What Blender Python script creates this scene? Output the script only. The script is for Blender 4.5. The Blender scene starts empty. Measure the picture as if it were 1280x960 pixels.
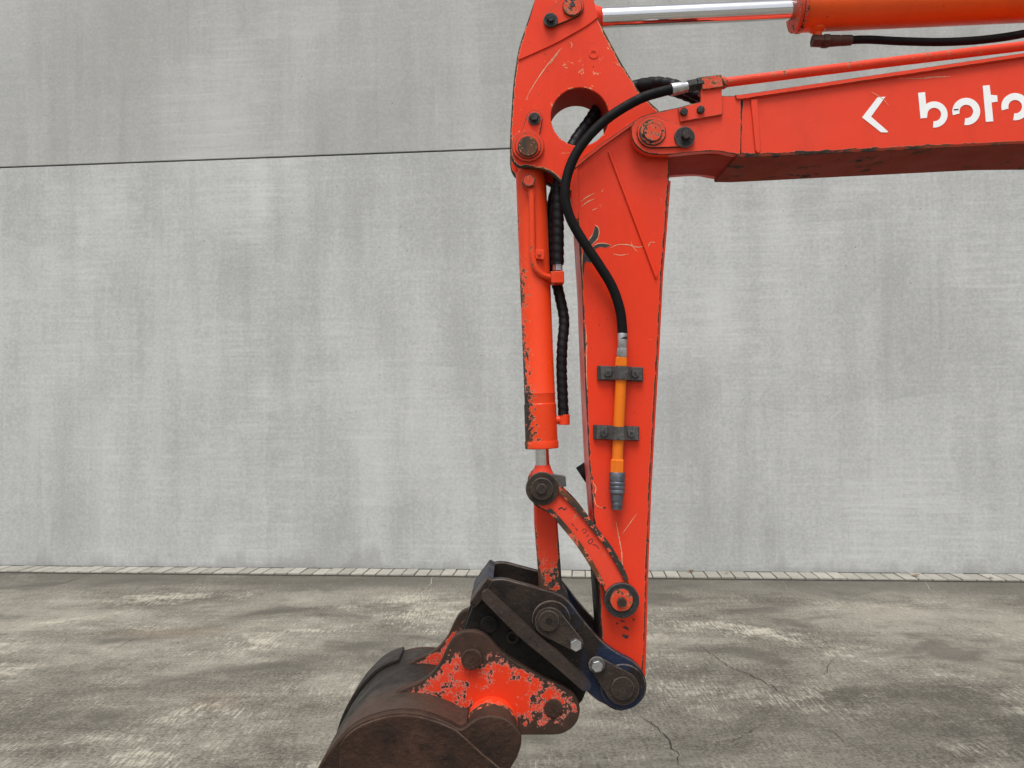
import bpy, bmesh, math, random
from math import radians, sin, cos, pi
from mathutils import Vector, Matrix
from mathutils.geometry import tessellate_polygon

random.seed(7)
scene = bpy.context.scene
col = scene.collection

# ------------------------------------------------------------------ camera
CAM_H, CAM_D, FPX = 1.5, 2.4, 960.0          # eye height, metres to the machine's mid plane, focal length in photo pixels
PITCH, ROLL = radians(1.5), radians(0.55)
C0 = Vector((0, -CAM_D, CAM_H))
_R, _U, _F = Vector((1, 0, 0)), Vector((0, -sin(PITCH), cos(PITCH))), Vector((0, cos(PITCH), sin(PITCH)))
RV = _R * cos(ROLL) - _U * sin(ROLL)
UV = _U * cos(ROLL) + _R * sin(ROLL)
FV = _F
cam_data = bpy.data.cameras.new('camera')
cam_data.sensor_width = 36.0
cam_data.lens = 36.0 * FPX / 1280.0
cam_data.clip_start, cam_data.clip_end = 0.05, 1000
cam = bpy.data.objects.new('camera', cam_data)
col.objects.link(cam)
rot = Matrix((RV, UV, -FV)).transposed().to_4x4()
cam.matrix_world = Matrix.Translation(C0) @ rot
scene.camera = cam

# ------------------------------------------------------------------ sky, sun, exposure (bright overcast)
SUN_EL, SUN_AZ = radians(66), radians(190)     # azimuth clockwise from +Y: behind the camera, a little to the left
world = bpy.data.worlds.new('World')
scene.world = world
world.use_nodes = True
wn, wl = world.node_tree.nodes, world.node_tree.links
sky = wn.new('ShaderNodeTexSky')
sky.sky_type = 'NISHITA'
sky.sun_disc = False
sky.sun_elevation = SUN_EL
sky.sun_rotation = SUN_AZ
sky.dust_density = 4.0
sky.air_density = 1.0
hs = wn.new('ShaderNodeHueSaturation')         # cloud cover: the blue is nearly gone
hs.inputs['Saturation'].default_value = 0.22
bg = wn['Background']
bg.inputs['Strength'].default_value = 0.09
wl.new(sky.outputs[0], hs.inputs['Color'])
wl.new(hs.outputs[0], bg.inputs['Color'])
sun_data = bpy.data.lights.new('sun', 'SUN')
sun_data.energy = 1.5
sun_data.angle = radians(28)
sun_data.color = (1.0, 0.97, 0.93)
sun = bpy.data.objects.new('sun', sun_data)
col.objects.link(sun)
sd = Vector((sin(SUN_AZ) * cos(SUN_EL), cos(SUN_AZ) * cos(SUN_EL), sin(SUN_EL)))
sun.rotation_euler = sd.to_track_quat('Z', 'Y').to_euler()
sun.location = sd * 20
vs = scene.view_settings
vs.view_transform = 'Standard'
vs.look = 'None'
vs.gamma = 1.0
vs.use_curve_mapping = False
vs.exposure = 0.78
scene.cycles.use_adaptive_sampling = True
scene.cycles.adaptive_threshold = 0.02
scene.cycles.max_bounces = 4
scene.cycles.diffuse_bounces = 2
scene.cycles.glossy_bounces = 3

# ------------------------------------------------------------------ measuring helpers
def ray(px, py):
    return RV * ((px - 640) / FPX) + UV * ((480 - py) / FPX) + FV

def W(px, py, Y):                              # photo pixel -> point on the upright plane y = Y
    d = ray(px, py)
    return C0 + d * ((Y + CAM_D) / d.y)

def G(px, py, z=0.0):                          # photo pixel -> point on the ground
    d = ray(px, py)
    return C0 + d * ((z - CAM_H) / d.z)

def S(Y):                                      # metres per photo pixel on the plane y = Y
    return (Y + CAM_D) / FPX

# ------------------------------------------------------------------ object helpers
CENTRE = {}

def tag(o, label=None, cat=None, group=None, kind=None):
    if label: o['label'] = label
    if cat: o['category'] = cat
    if group: o['group'] = group
    if kind: o['kind'] = kind
    return o

def empty(name, loc):
    o = bpy.data.objects.new(name, None)
    col.objects.link(o)
    o.location = loc
    o.empty_display_size = 0.2
    CENTRE[o] = Vector(loc)
    return o

def finish(name, bm, mat, parent=None, bevel=0.0, sharp=32, segs=2):
    bmesh.ops.remove_doubles(bm, verts=bm.verts, dist=1e-6)
    bmesh.ops.recalc_face_normals(bm, faces=bm.faces)
    for f in bm.faces:
        f.smooth = True
    for e in bm.edges:
        if len(e.link_faces) == 2 and e.calc_face_angle(0) > radians(sharp):
            e.smooth = False
    vsx = [v.co for v in bm.verts]
    lo = Vector((min(v.x for v in vsx), min(v.y for v in vsx), min(v.z for v in vsx)))
    hi = Vector((max(v.x for v in vsx), max(v.y for v in vsx), max(v.z for v in vsx)))
    c = (lo + hi) / 2
    bmesh.ops.translate(bm, verts=bm.verts, vec=-c)
    me = bpy.data.meshes.new(name)
    bm.to_mesh(me)
    bm.free()
    o = bpy.data.objects.new(name, me)
    col.objects.link(o)
    if mat: me.materials.append(mat)
    if parent:
        o.parent = parent
        o.location = c - CENTRE[parent]
    else:
        o.location = c
    CENTRE[o] = c
    if bevel:
        m = o.modifiers.new('bevel', 'BEVEL')
        m.width = bevel
        m.segments = segs
        m.limit_method = 'ANGLE'
        m.angle_limit = radians(sharp)
        m.harden_normals = True
    return o

def smooth(pts, n=5, closed=True):             # Catmull-Rom through the points; a third number marks a corner
    out = []
    N = len(pts)
    rng = range(N if closed else N - 1)
    for i in rng:
        p1, p2 = pts[i], pts[(i + 1) % N]
        p0 = pts[(i - 1) % N] if (closed or i > 0) else p1
        p3 = pts[(i + 2) % N] if (closed or i + 2 < N) else p2
        if len(p1) > 2: p0 = p1
        if len(p2) > 2: p3 = p2
        if len(p1) > 2 and len(p2) > 2:
            out.append((p1[0], p1[1])); continue
        for k in range(n):
            t = k / n
            r = []
            for a in (0, 1):
                q0, q1, q2, q3 = p0[a], p1[a], p2[a], p3[a]
                r.append(0.5 * (2 * q1 + (q2 - q0) * t + (2 * q0 - 5 * q1 + 4 * q2 - q3) * t * t + (3 * q1 - q0 - 3 * q2 + q3) * t ** 3))
            out.append(tuple(r))
    if not closed: out.append((pts[-1][0], pts[-1][1]))
    return out

def circ(cx, cy, r, n=40):
    return [(cx + r * cos(2 * pi * k / n), cy + r * sin(2 * pi * k / n)) for k in range(n)]

def hull2(c1, r1, c2, r2, n=20):               # outline of a keeper plate: two discs and their tangents
    dx, dy = c2[0] - c1[0], c2[1] - c1[1]
    d = math.hypot(dx, dy)
    a = math.atan2(dy, dx)
    b = math.acos((r1 - r2) / d)
    out = []
    for k in range(n + 1):
        t = a + b + (2 * pi - 2 * b) * k / n
        out.append((c1[0] + r1 * cos(t), c1[1] + r1 * sin(t)))
    for k in range(n + 1):
        t = a - b + 2 * b * k / n
        out.append((c2[0] + r2 * cos(t), c2[1] + r2 * sin(t)))
    return out

def extrude_xz(bm, outer, holes, y0, y1, wear=0.0):      # outer, holes: lists of (x, z) in metres
    if wear and not bm.verts.layers.float.get('wear'): bm.verts.layers.float.new('wear')
    loops = [outer] + list(holes or [])
    ysteps = [y0, y1]
    if wear and y1 - y0 > 3 * wear: ysteps = [y0, y0 + wear, y1 - wear, y1]
    rings = [[[bm.verts.new((x, y, z)) for x, z in lp] for lp in loops] for y in ysteps]
    for r0, r1 in zip(rings, rings[1:]):
        for a, b in zip(r0, r1):
            n = len(a)
            for i in range(n):
                bm.faces.new((a[i], a[(i + 1) % n], b[(i + 1) % n], b[i]))
    lay = None
    if wear:
        lay = bm.verts.layers.float.get('wear')
    for ring in (rings[0], rings[-1]):
        caploops = ring
        y = ring[0][0].co.y
        if wear:                                # rim of the plate, where paint rubs off first
            caploops = []
            for li, lp in enumerate(ring):
                n = len(lp)
                area = sum(lp[i].co.x * lp[(i + 1) % n].co.z - lp[(i + 1) % n].co.x * lp[i].co.z for i in range(n))
                sg = (1 if area > 0 else -1) * (1 if li == 0 else -1)
                inn = []
                for i in range(n):
                    p, a, b = lp[i].co, lp[i - 1].co, lp[(i + 1) % n].co
                    d1 = Vector((p.x - a.x, p.z - a.z)).normalized(); d2 = Vector((b.x - p.x, b.z - p.z)).normalized()
                    n1 = Vector((-d1.y, d1.x)); n2 = Vector((-d2.y, d2.x))
                    m = n1 + n2
                    m = m / max(m.length_squared, 0.6) * 2 * sg * wear
                    inn.append(bm.verts.new((p.x + m.x, y, p.z + m.y)))
                    lp[i][lay] = 1.0 if li == 0 else 0.25
                for i in range(n):
                    bm.faces.new((lp[i], lp[(i + 1) % n], inn[(i + 1) % n], inn[i]))
                caploops.append(inn)
        if not holes:
            bm.faces.new(caploops[0])
        else:
            tris = tessellate_polygon([[Vector((v.co.x, v.co.z, 0)) for v in lp] for lp in caploops])
            fa = [v for l in caploops for v in l]
            for t in tris:
                a, b, c = (fa[i].co for i in t)
                if (b - a).cross(c - a).length < 1e-9: continue
                try: bm.faces.new([fa[i] for i in t])
                except ValueError: pass

def to_xz(pts, Y):
    r = []
    for p in pts:
        w = W(p[0], p[1], Y)
        r.append((w.x, w.z))
    return r

def plate(name, pts, Y, thick, mat, parent, holes=None, bevel=0.0025, segs=2, Yref=None, wear=0.0):
    Yr = Y if Yref is None else Yref           # plane on which the outline was measured
    bm = bmesh.new()
    extrude_xz(bm, to_xz(pts, Yr), [to_xz(h, Yr) for h in holes] if holes else None, Y, Y + thick, wear)
    return finish(name, bm, mat, parent, bevel, segs=segs)

def disc(name, c, r, Y0, Y1, mat, parent, n=40, bevel=0.0015, hole=None, Yref=None, rot=0.0):
    Yr = Y0 if Yref is None else Yref
    w = W(c[0], c[1], Yr)
    R = r * S(Yr)
    o = [(w.x + R * cos(2 * pi * k / n + rot), w.z + R * sin(2 * pi * k / n + rot)) for k in range(n)]
    h = None
    if hole:
        H = hole * S(Yr)
        h = [[(w.x + H * cos(2 * pi * k / 28), w.z + H * sin(2 * pi * k / 28)) for k in range(28)]]
    bm = bmesh.new()
    extrude_xz(bm, o, h, Y0, Y1, 0.0035 if R > 0.015 and not hole else 0.0)
    return finish(name, bm, mat, parent, bevel)

def bolt(c, r, Y, h, mat, parent, rot=0.3, Yref=None):
    return disc('bolt', c, r, Y - h, Y + 0.004, mat, parent, n=6, bevel=0.0015, rot=rot, Yref=Y if Yref is None else Yref)

def frames(pts):
    T = []
    for i in range(len(pts)):
        a = pts[max(i - 1, 0)]; b = pts[min(i + 1, len(pts) - 1)]
        T.append((b - a).normalized())
    up = Vector((0, 1, 0)) if abs(T[0].y) < 0.9 else Vector((1, 0, 0))
    n = (up - T[0] * up.dot(T[0])).normalized()
    out = []
    for t in T:
        n = (n - t * n.dot(t)).normalized()
        out.append((t, n, t.cross(n)))
    return out

def spline3(pts, step=0.012):
    out = []
    N = len(pts)
    for i in range(N - 1):
        p1, p2 = pts[i], pts[i + 1]
        p0 = pts[i - 1] if i else p1 * 2 - p2
        p3 = pts[i + 2] if i + 2 < N else p2 * 2 - p1
        n = max(2, int((p2 - p1).length / step))
        for k in range(n):
            t = k / n
            out.append(0.5 * (2 * p1 + (p2 - p0) * t + (2 * p0 - 5 * p1 + 4 * p2 - p3) * t * t + (3 * p1 - p0 - 3 * p2 + p3) * t ** 3))
    out.append(pts[-1])
    return out

def tube(name, pts, r, mat, parent, n=16, step=0.012, wrap=None, bevel=0.0):
    P = spline3([Vector(p) for p in pts], step)
    F = frames(P)
    bm = bmesh.new()
    rings = []
    s = 0.0
    for i, (p, (t, a, b)) in enumerate(zip(P, F)):
        if i: s += (p - P[i - 1]).length
        ring = []
        for k in range(n):
            an = 2 * pi * k / n
            rr = r
            if wrap:                            # spiral guard: the turns overlap with a small step
                ph = (s / wrap + an / (2 * pi)) % 1.0
                rr = r * (1.0 + 0.2 * (ph ** 0.5 if ph < 0.85 else (1 - ph) / 0.15))
            ring.append(bm.verts.new(p + (a * cos(an) + b * sin(an)) * rr))
        rings.append(ring)
    for i in range(len(rings) - 1):
        for k in range(n):
            bm.faces.new((rings[i][k], rings[i][(k + 1) % n], rings[i + 1][(k + 1) % n], rings[i + 1][k]))
    bm.faces.new(rings[0]); bm.faces.new(rings[-1])
    return finish(name, bm, mat, parent, bevel, sharp=50)

def lathe(name, a, b, prof, mat, parent, n=32, bevel=0.0, sharp=32):
    a, b = Vector(a), Vector(b)                # prof: (fraction from a to b, radius in metres)
    t, u, v = frames([a, b])[0]
    bm = bmesh.new()
    rings = []
    for f, r in prof:
        p = a.lerp(b, f)
        rings.append([bm.verts.new(p + (u * cos(2 * pi * k / n + .26) + v * sin(2 * pi * k / n + .26)) * r) for k in range(n)])
    for i in range(len(rings) - 1):
        for k in range(n):
            bm.faces.new((rings[i][k], rings[i][(k + 1) % n], rings[i + 1][(k + 1) % n], rings[i + 1][k]))
    bm.faces.new(rings[0]); bm.faces.new(rings[-1])
    return finish(name, bm, mat, parent, bevel, sharp=sharp)

def ribbon(name, pts, w, mat, parent, Y, jitter=0.35, taper=True):   # a scratch or chip edge lying on a steel face
    q = smooth(pts, 6, closed=False)
    bm = bmesh.new()
    prev = None
    N = len(q)
    for i, p in enumerate(q):
        a = q[max(i - 1, 0)]; b = q[min(i + 1, N - 1)]
        dx, dy = b[0] - a[0], b[1] - a[1]
        L = math.hypot(dx, dy) or 1
        k = w * (1 + random.uniform(-jitter, jitter)) * ((0.25 + 0.75 * sin(pi * i / (N - 1))) if taper else 1)
        nx, ny = -dy / L * k / 2, dx / L * k / 2
        v1 = bm.verts.new(W(p[0] + nx, p[1] + ny, Y)); v2 = bm.verts.new(W(p[0] - nx, p[1] - ny, Y))
        if prev: bm.faces.new((prev[0], v1, v2, prev[1]))
        prev = (v1, v2)
    return finish(name, bm, mat, parent)

# ------------------------------------------------------------------ materials
class NT:
    def __init__(self, name):
        self.m = bpy.data.materials.new(name)
        self.m.use_nodes = True
        self.t = self.m.node_tree
        self.b = self.t.nodes['Principled BSDF']
        self.ob = self.t.nodes.new('ShaderNodeTexCoord').outputs['Object']
        self.tc = self.t.nodes.new('ShaderNodeNewGeometry').outputs['Position']

    def link(self, a, b): self.t.links.new(a, b)

    def val(self, sock, v):
        if isinstance(v, (int, float, tuple)): sock.default_value = v
        else: self.link(v, sock)

    def vec(self, scale=(1, 1, 1), rot=(0, 0, 0), loc=(0, 0, 0), src=None):
        n = self.t.nodes.new('ShaderNodeMapping')
        n.inputs['Scale'].default_value = scale
        n.inputs['Rotation'].default_value = rot
        n.inputs['Location'].default_value = loc
        self.link(src or self.tc, n.inputs['Vector'])
        return n.outputs[0]

    def noise(self, scale, detail=4, rough=0.55, vec=None, dist=0.0):
        n = self.t.nodes.new('ShaderNodeTexNoise')
        n.inputs['Scale'].default_value = scale
        n.inputs['Detail'].default_value = detail
        n.inputs['Roughness'].default_value = rough
        n.inputs['Distortion'].default_value = dist
        self.link(vec or self.tc, n.inputs['Vector'])
        return n.outputs['Fac']

    def math(self, op, a, b=0.0, c=0.0, clamp=False):
        n = self.t.nodes.new('ShaderNodeMath')
        n.operation = op
        n.use_clamp = clamp
        for s, v in zip(n.inputs, (a, b, c)): self.val(s, v)
        return n.outputs[0]

    def ramp(self, v, lo, hi, a=0.0, b=1.0):
        n = self.t.nodes.new('ShaderNodeMapRange')
        n.interpolation_type = 'SMOOTHSTEP'
        self.val(n.inputs[0], v)
        for i, x in enumerate((lo, hi, a, b)): n.inputs[i + 1].default_value = x
        return n.outputs[0]

    def mix(self, f, a, b, mode='MIX'):
        n = self.t.nodes.new('ShaderNodeMix')
        n.data_type = 'RGBA'
        n.blend_type = mode
        self.val(n.inputs['Factor'], f)
        self.val(n.inputs['A'], a if not (isinstance(a, tuple) and len(a) == 3) else a + (1,))
        self.val(n.inputs['B'], b if not (isinstance(b, tuple) and len(b) == 3) else b + (1,))
        return n.outputs['Result']

    def edge(self, gain=1.0):                  # 1 on a plate's rim, 0 a few millimetres inside it
        n = self.t.nodes.new('ShaderNodeAttribute')
        n.attribute_name = 'wear'
        return n.outputs['Fac']

    def bump(self, h, strength=0.3, dist=0.01):
        n = self.t.nodes.new('ShaderNodeBump')
        n.inputs['Strength'].default_value = strength
        n.inputs['Distance'].default_value = dist
        self.link(h, n.inputs['Height'])
        self.link(n.outputs[0], self.b.inputs['Normal'])

    def axis(self, coef, off=0.0):             # coef . object coordinates + off
        n = self.t.nodes.new('ShaderNodeVectorMath')
        n.operation = 'DOT_PRODUCT'
        self.link(self.ob, n.inputs[0])
        n.inputs[1].default_value = coef
        return self.math('ADD', n.outputs['Value'], off)

    def out(self, color, rough, metal=0.0, spec=0.5):
        self.b.inputs['Specular IOR Level'].default_value = spec
        self.val(self.b.inputs['Base Color'], color if not (isinstance(color, tuple) and len(color) == 3) else color + (1,))
        self.val(self.b.inputs['Roughness'], rough)
        self.val(self.b.inputs['Metallic'], metal)
        return self.m

def paint(name, base, chip=0.71, edge=0.44, under=(0.035, 0.031, 0.027), halo=(0.62, 0.30, 0.18), cscale=38,
          band=None, patch=0.34, rough=0.36, rust=(0.10, 0.045, 0.022), halo_w=0.025, eradius=0.012, spec=0.22, fade=0.65, oval=None, nrough=0.74):
    t = NT(name)
    big = t.noise(2.3, 3, 0.5)
    mid = t.noise(9.0, 5, 0.6)
    fade_col = tuple(min(1, c * 0.9 + k) for c, k in zip(base, (0.06, 0.022, 0.02)))
    c = t.mix(t.math('MULTIPLY', t.ramp(big, 0.35, 0.7), fade), base, fade_col)
    c = t.mix(t.ramp(mid, 0.35, 0.75, 0.0, 0.16), c, tuple(x * 0.72 for x in base))
    fine = t.noise(cscale, 6, nrough)
    pt = t.noise(6.5, 4, 0.6)
    e = t.edge()
    v = t.math('ADD', fine, t.math('MULTIPLY', t.math('SUBTRACT', pt, 0.5), patch))
    v = t.math('ADD', v, t.math('MULTIPLY', e, edge))
    if oval:                                    # (cx, cz, rx, rz, gain): paint survives inside this oval only
        sp = t.t.nodes.new('ShaderNodeSeparateXYZ'); t.link(t.ob, sp.inputs[0])
        ex_ = t.math('DIVIDE', t.math('SUBTRACT', sp.outputs[0], oval[0]), oval[2])
        ez_ = t.math('DIVIDE', t.math('SUBTRACT', sp.outputs[2], oval[1]), oval[3])
        d_ = t.math('SQRT', t.math('ADD', t.math('MULTIPLY', ex_, ex_), t.math('MULTIPLY', ez_, ez_)))
        v = t.math('ADD', v, t.math('MULTIPLY', t.math('SUBTRACT', t.math('MINIMUM', d_, 2.2), 1.0), oval[4]))
    if band:                                    # (coef, offset, gain): a side that has rubbed along the ground
        v = t.math('ADD', v, t.math('MULTIPLY', t.axis(band[0], band[1]), band[2]))
    # grease and dust film
    film = t.noise(3.1, 6, 0.7, t.vec((1.0, 1.0, 0.35)))
    c = t.mix(t.ramp(film, 0.48, 0.75, 0.0, 0.42), c, tuple(x * 0.6 + 0.004 for x in base))
    spk = t.noise(115, 2, 0.6)
    c = t.mix(t.math('MULTIPLY', t.ramp(spk, 0.70, 0.74), t.ramp(pt, 0.45, 0.6, 0.15, 0.85)), c, under)
    hm = t.ramp(v, chip - halo_w, chip - halo_w * 0.4)
    cm = t.ramp(v, chip, chip + 0.012)
    c = t.mix(t.math('MULTIPLY', hm, 0.8), c, halo)
    uc = t.mix(t.ramp(mid, 0.45, 0.6), under, rust)
    c = t.mix(cm, c, uc)
    # hairline scratches
    sc = t.noise(1.0, 3, 0.6, t.vec((14, 14, 150), (0.3, 0.9, 0.2)))
    c = t.mix(t.ramp(sc, 0.735, 0.76, 0.0, 0.35), c, halo)
    r = t.math('ADD', t.ramp(mid, 0.3, 0.7, rough - 0.05, rough + 0.12), t.math('MULTIPLY', cm, 0.3))
    orange_peel = t.noise(260, 2, 0.5)
    hgt = t.math('ADD', t.math('MULTIPLY', orange_peel, 0.16), t.math('MULTIPLY', mid, 0.5))
    t.bump(hgt, 0.35, 0.0016)
    return t.out(c, r, 0.0, spec)

def steel_dirty(name, a, b, c3, edgecol, rough=0.62, ed=0.6, bump=0.6, tint=None, scale=16, near=None):
    t = NT(name)
    n1 = t.noise(5.0, 6, 0.65)
    n2 = t.noise(scale, 8, 0.7)
    n3 = t.noise(90, 5, 0.7)
    c = t.mix(t.ramp(n1, 0.38, 0.62), a, b)
    c = t.mix(t.ramp(n2, 0.5, 0.68), c, c3)
    if tint:
        c = t.mix(t.ramp(t.noise(4.2, 5, 0.6, t.vec(loc=(3, 1, 2))), tint[1], tint[2], 0, 0.7), c, tint[0])
    c = t.mix(t.ramp(n3, 0.58, 0.74, 0, 0.42), c, edgecol)
    if near:                                    # brown rust on the side that rubs
        c = t.mix(t.ramp(t.math('ADD', t.axis(near[1]), t.math('MULTIPLY', t.math('SUBTRACT', n1, 0.5), 0.5)), near[2], near[3]), c, near[0])
    e = t.math('MULTIPLY', t.math('POWER', t.edge(), 1.6), t.ramp(n2, 0.38, 0.6, 0.1, 1.0))
    c = t.mix(t.math('MULTIPLY', e, ed), c, edgecol)  # pale rims: worn edges, with edge highlights painted in as well
    t.bump(t.math('ADD', t.math('MULTIPLY', n2, 1.6), t.math('MULTIPLY', n3, 0.9)), bump, 0.005)
    r = t.math('SUBTRACT', t.ramp(n2, 0.3, 0.7, rough - 0.12, rough + 0.15), t.math('MULTIPLY', e, 0.2))
    return t.out(c, r, 0.0, 0.22)

def plain(name, base, rough, metal=0.0, var=0.25, scale=20, bump=0.15, spec=0.5):
    t = NT(name)
    n = t.noise(scale, 4, 0.65)
    c = t.mix(t.ramp(n, 0.35, 0.7), base, tuple(x * (1 - var) for x in base))
    if bump: t.bump(t.noise(scale * 6, 3, 0.6), bump, 0.0015)
    return t.out(c, t.ramp(n, 0.3, 0.7, rough - 0.06, rough + 0.1), metal, spec)

ORANGE = (0.76, 0.041, 0.009)
M = {}
M['paint'] = paint('orange_red_paint', ORANGE)
M['paint_bell'] = paint('orange_red_paint_bellcrank', ORANGE, chip=0.71, edge=0.42, halo=(0.72, 0.46, 0.26), halo_w=0.05)
M['paint_arm'] = paint('orange_red_paint_arm', (0.73, 0.040, 0.010), chip=0.72, edge=0.50, eradius=0.013)
M['paint_boom'] = paint('orange_red_paint_boom', (0.74, 0.052, 0.020), chip=0.735, edge=0.40, eradius=0.010, fade=0.5)
M['paint_cyl'] = paint('orange_red_paint_cylinder', (0.76, 0.050, 0.006), chip=0.74, edge=0.25, rough=0.3, cscale=75, patch=0.5,
                       band=((-1.0, 0, -0.075), -0.008, 6.0))
M['paint_barrel'] = paint('orange_paint_barrel', (0.72, 0.085, 0.006), chip=0.78, edge=0.2, rough=0.32)
M['paint_pipe'] = paint('amber_paint_pipe', (0.76, 0.17, 0.008), chip=0.69, edge=0.15, cscale=60, eradius=0.003)
M['paint_pipe_boom'] = paint('grimy_orange_pipe_paint', (0.70, 0.050, 0.018), chip=0.645, edge=0.0, cscale=45, patch=0.5)
M['paint_link'] = paint('orange_red_paint_link', (0.74, 0.055, 0.022), chip=0.67, edge=0.45, eradius=0.010)
M['paint_rim'] = paint('worn_orange_paint_rim', ORANGE, chip=0.43, edge=0.30, eradius=0.006, cscale=60)
M['paint_worn'] = paint('worn_orange_paint', (0.66, 0.040, 0.012), chip=0.63, edge=0.32, eradius=0.012, cscale=40, patch=0.5)
M['paint_push'] = paint('worn_orange_paint_push_link', (0.62, 0.040, 0.012), chip=0.555, edge=0.34, eradius=0.014, cscale=50, patch=0.6,
                        band=((0, 0, -1.0), 0.03, 1.3), rust=(0.085, 0.05, 0.03))
M['paint_ear'] = paint('flaking_orange_paint', (0.66, 0.040, 0.011), chip=0.485, edge=0.16, cscale=30, patch=0.5, nrough=0.82,
                       under=(0.036, 0.022, 0.016), rust=(0.055, 0.029, 0.020), halo=(0.70, 0.40, 0.32), halo_w=0.018,
                       oval=(0.035, -0.012, 0.20, 0.080, 0.16))
M['paint_tube'] = paint('half_bare_tube_paint', (0.72, 0.045, 0.012), chip=0.50, edge=0.0, cscale=40, nrough=0.8, under=(0.034, 0.020, 0.014), rust=(0.055, 0.029, 0.019), halo_w=0.03, band=((0, -1.0, 0), -0.185, 5.0))
M['pin_bare'] = paint('mostly_bare_pin', (0.55, 0.05, 0.016), chip=0.45, edge=0.2, cscale=50, halo=(0.45, 0.30, 0.16))
M['pin_paint'] = paint('chipped_paint_pin', (0.62, 0.05, 0.016), chip=0.55, edge=0.32, cscale=70, eradius=0.005)
M['bucket'] = steel_dirty('brown_worn_steel', (0.030, 0.0155, 0.0105), (0.056, 0.028, 0.018), (0.016, 0.010, 0.008), (0.12, 0.078, 0.055), bump=1.0)
M['shell'] = steel_dirty('dark_worn_steel', (0.0195, 0.0150, 0.0120), (0.0300, 0.0232, 0.0195), (0.0135, 0.0105, 0.0090), (0.11, 0.10, 0.092), rough=0.48, bump=0.8,
                         near=((0.060, 0.036, 0.026), (0, -1, 0), 0.10, 0.20))
M['coupler'] = steel_dirty('greasy_coupler_steel', (0.0122, 0.0095, 0.0082), (0.0286, 0.0190, 0.0143), (0.0088, 0.0075, 0.0068), (0.15, 0.115, 0.095),
                           tint=((0.010, 0.023, 0.062), 0.49, 0.60), rough=0.42, ed=0.9)
M['lip'] = steel_dirty('highlit_brown_steel', (0.0280, 0.0210, 0.0175), (0.0525, 0.0364, 0.0294), (0.0154, 0.0140, 0.0154), (0.17, 0.13, 0.11), rough=0.45, tint=((0.012, 0.022, 0.050), 0.52, 0.62))  # lighter brown paints in the lip's highlights
M['coupler_in'] = steel_dirty('greasy_coupler_inside', (0.0112, 0.0088, 0.0080), (0.0176, 0.0136, 0.0112), (0.0080, 0.0072, 0.0064), (0.06, 0.05, 0.04))
M['pin'] = steel_dirty('rusty_pin_steel', (0.0315, 0.0232, 0.0188), (0.0465, 0.0323, 0.0240), (0.0180, 0.0142, 0.0120), (0.18, 0.15, 0.13), rough=0.48, scale=30)
M['washer'] = steel_dirty('dark_washer_steel', (0.0240, 0.0248, 0.0255), (0.0360, 0.0353, 0.0345), (0.0150, 0.0142, 0.0135), (0.20, 0.19, 0.18), rough=0.48, scale=30)
M['clamp'] = steel_dirty('grey_clamp_steel', (0.075, 0.072, 0.070), (0.11, 0.105, 0.10), (0.035, 0.031, 0.028), (0.26, 0.25, 0.24), rough=0.48, scale=40)
M['zinc'] = plain('zinc_plated_steel', (0.55, 0.56, 0.57), 0.33, 0.9, 0.35, 40)
M['coupling'] = plain('dull_coupling_steel', (0.17, 0.19, 0.22), 0.42, 0.8, 0.45, 60)
M['chrome'] = plain('chrome_rod', (0.72, 0.73, 0.75), 0.09, 1.0, 0.06, 14, 0)
M['rubber'] = plain('black_rubber', (0.006, 0.006, 0.007), 0.6, 0, 0.3, 40, 0.2, 0.14)
M['guard'] = plain('black_spiral_guard', (0.006, 0.006, 0.008), 0.5, 0, 0.3, 30, 0.1, 0.25)
M['letter'] = plain('white_decal', (0.86, 0.87, 0.87), 0.5, 0, 0.05, 30, 0)
M['scratch'] = plain('pale_scratch', (0.74, 0.38, 0.22), 0.6, 0, 0.3, 200, 0)
M['chip'] = plain('bare_dark_steel', (0.035, 0.035, 0.037), 0.6, 0.2, 0.4, 120, 0.3)
M['groove'] = plain('weld_line_paint', (0.42, 0.036, 0.014), 0.5, 0, 0.3, 60, 0.2)

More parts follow.
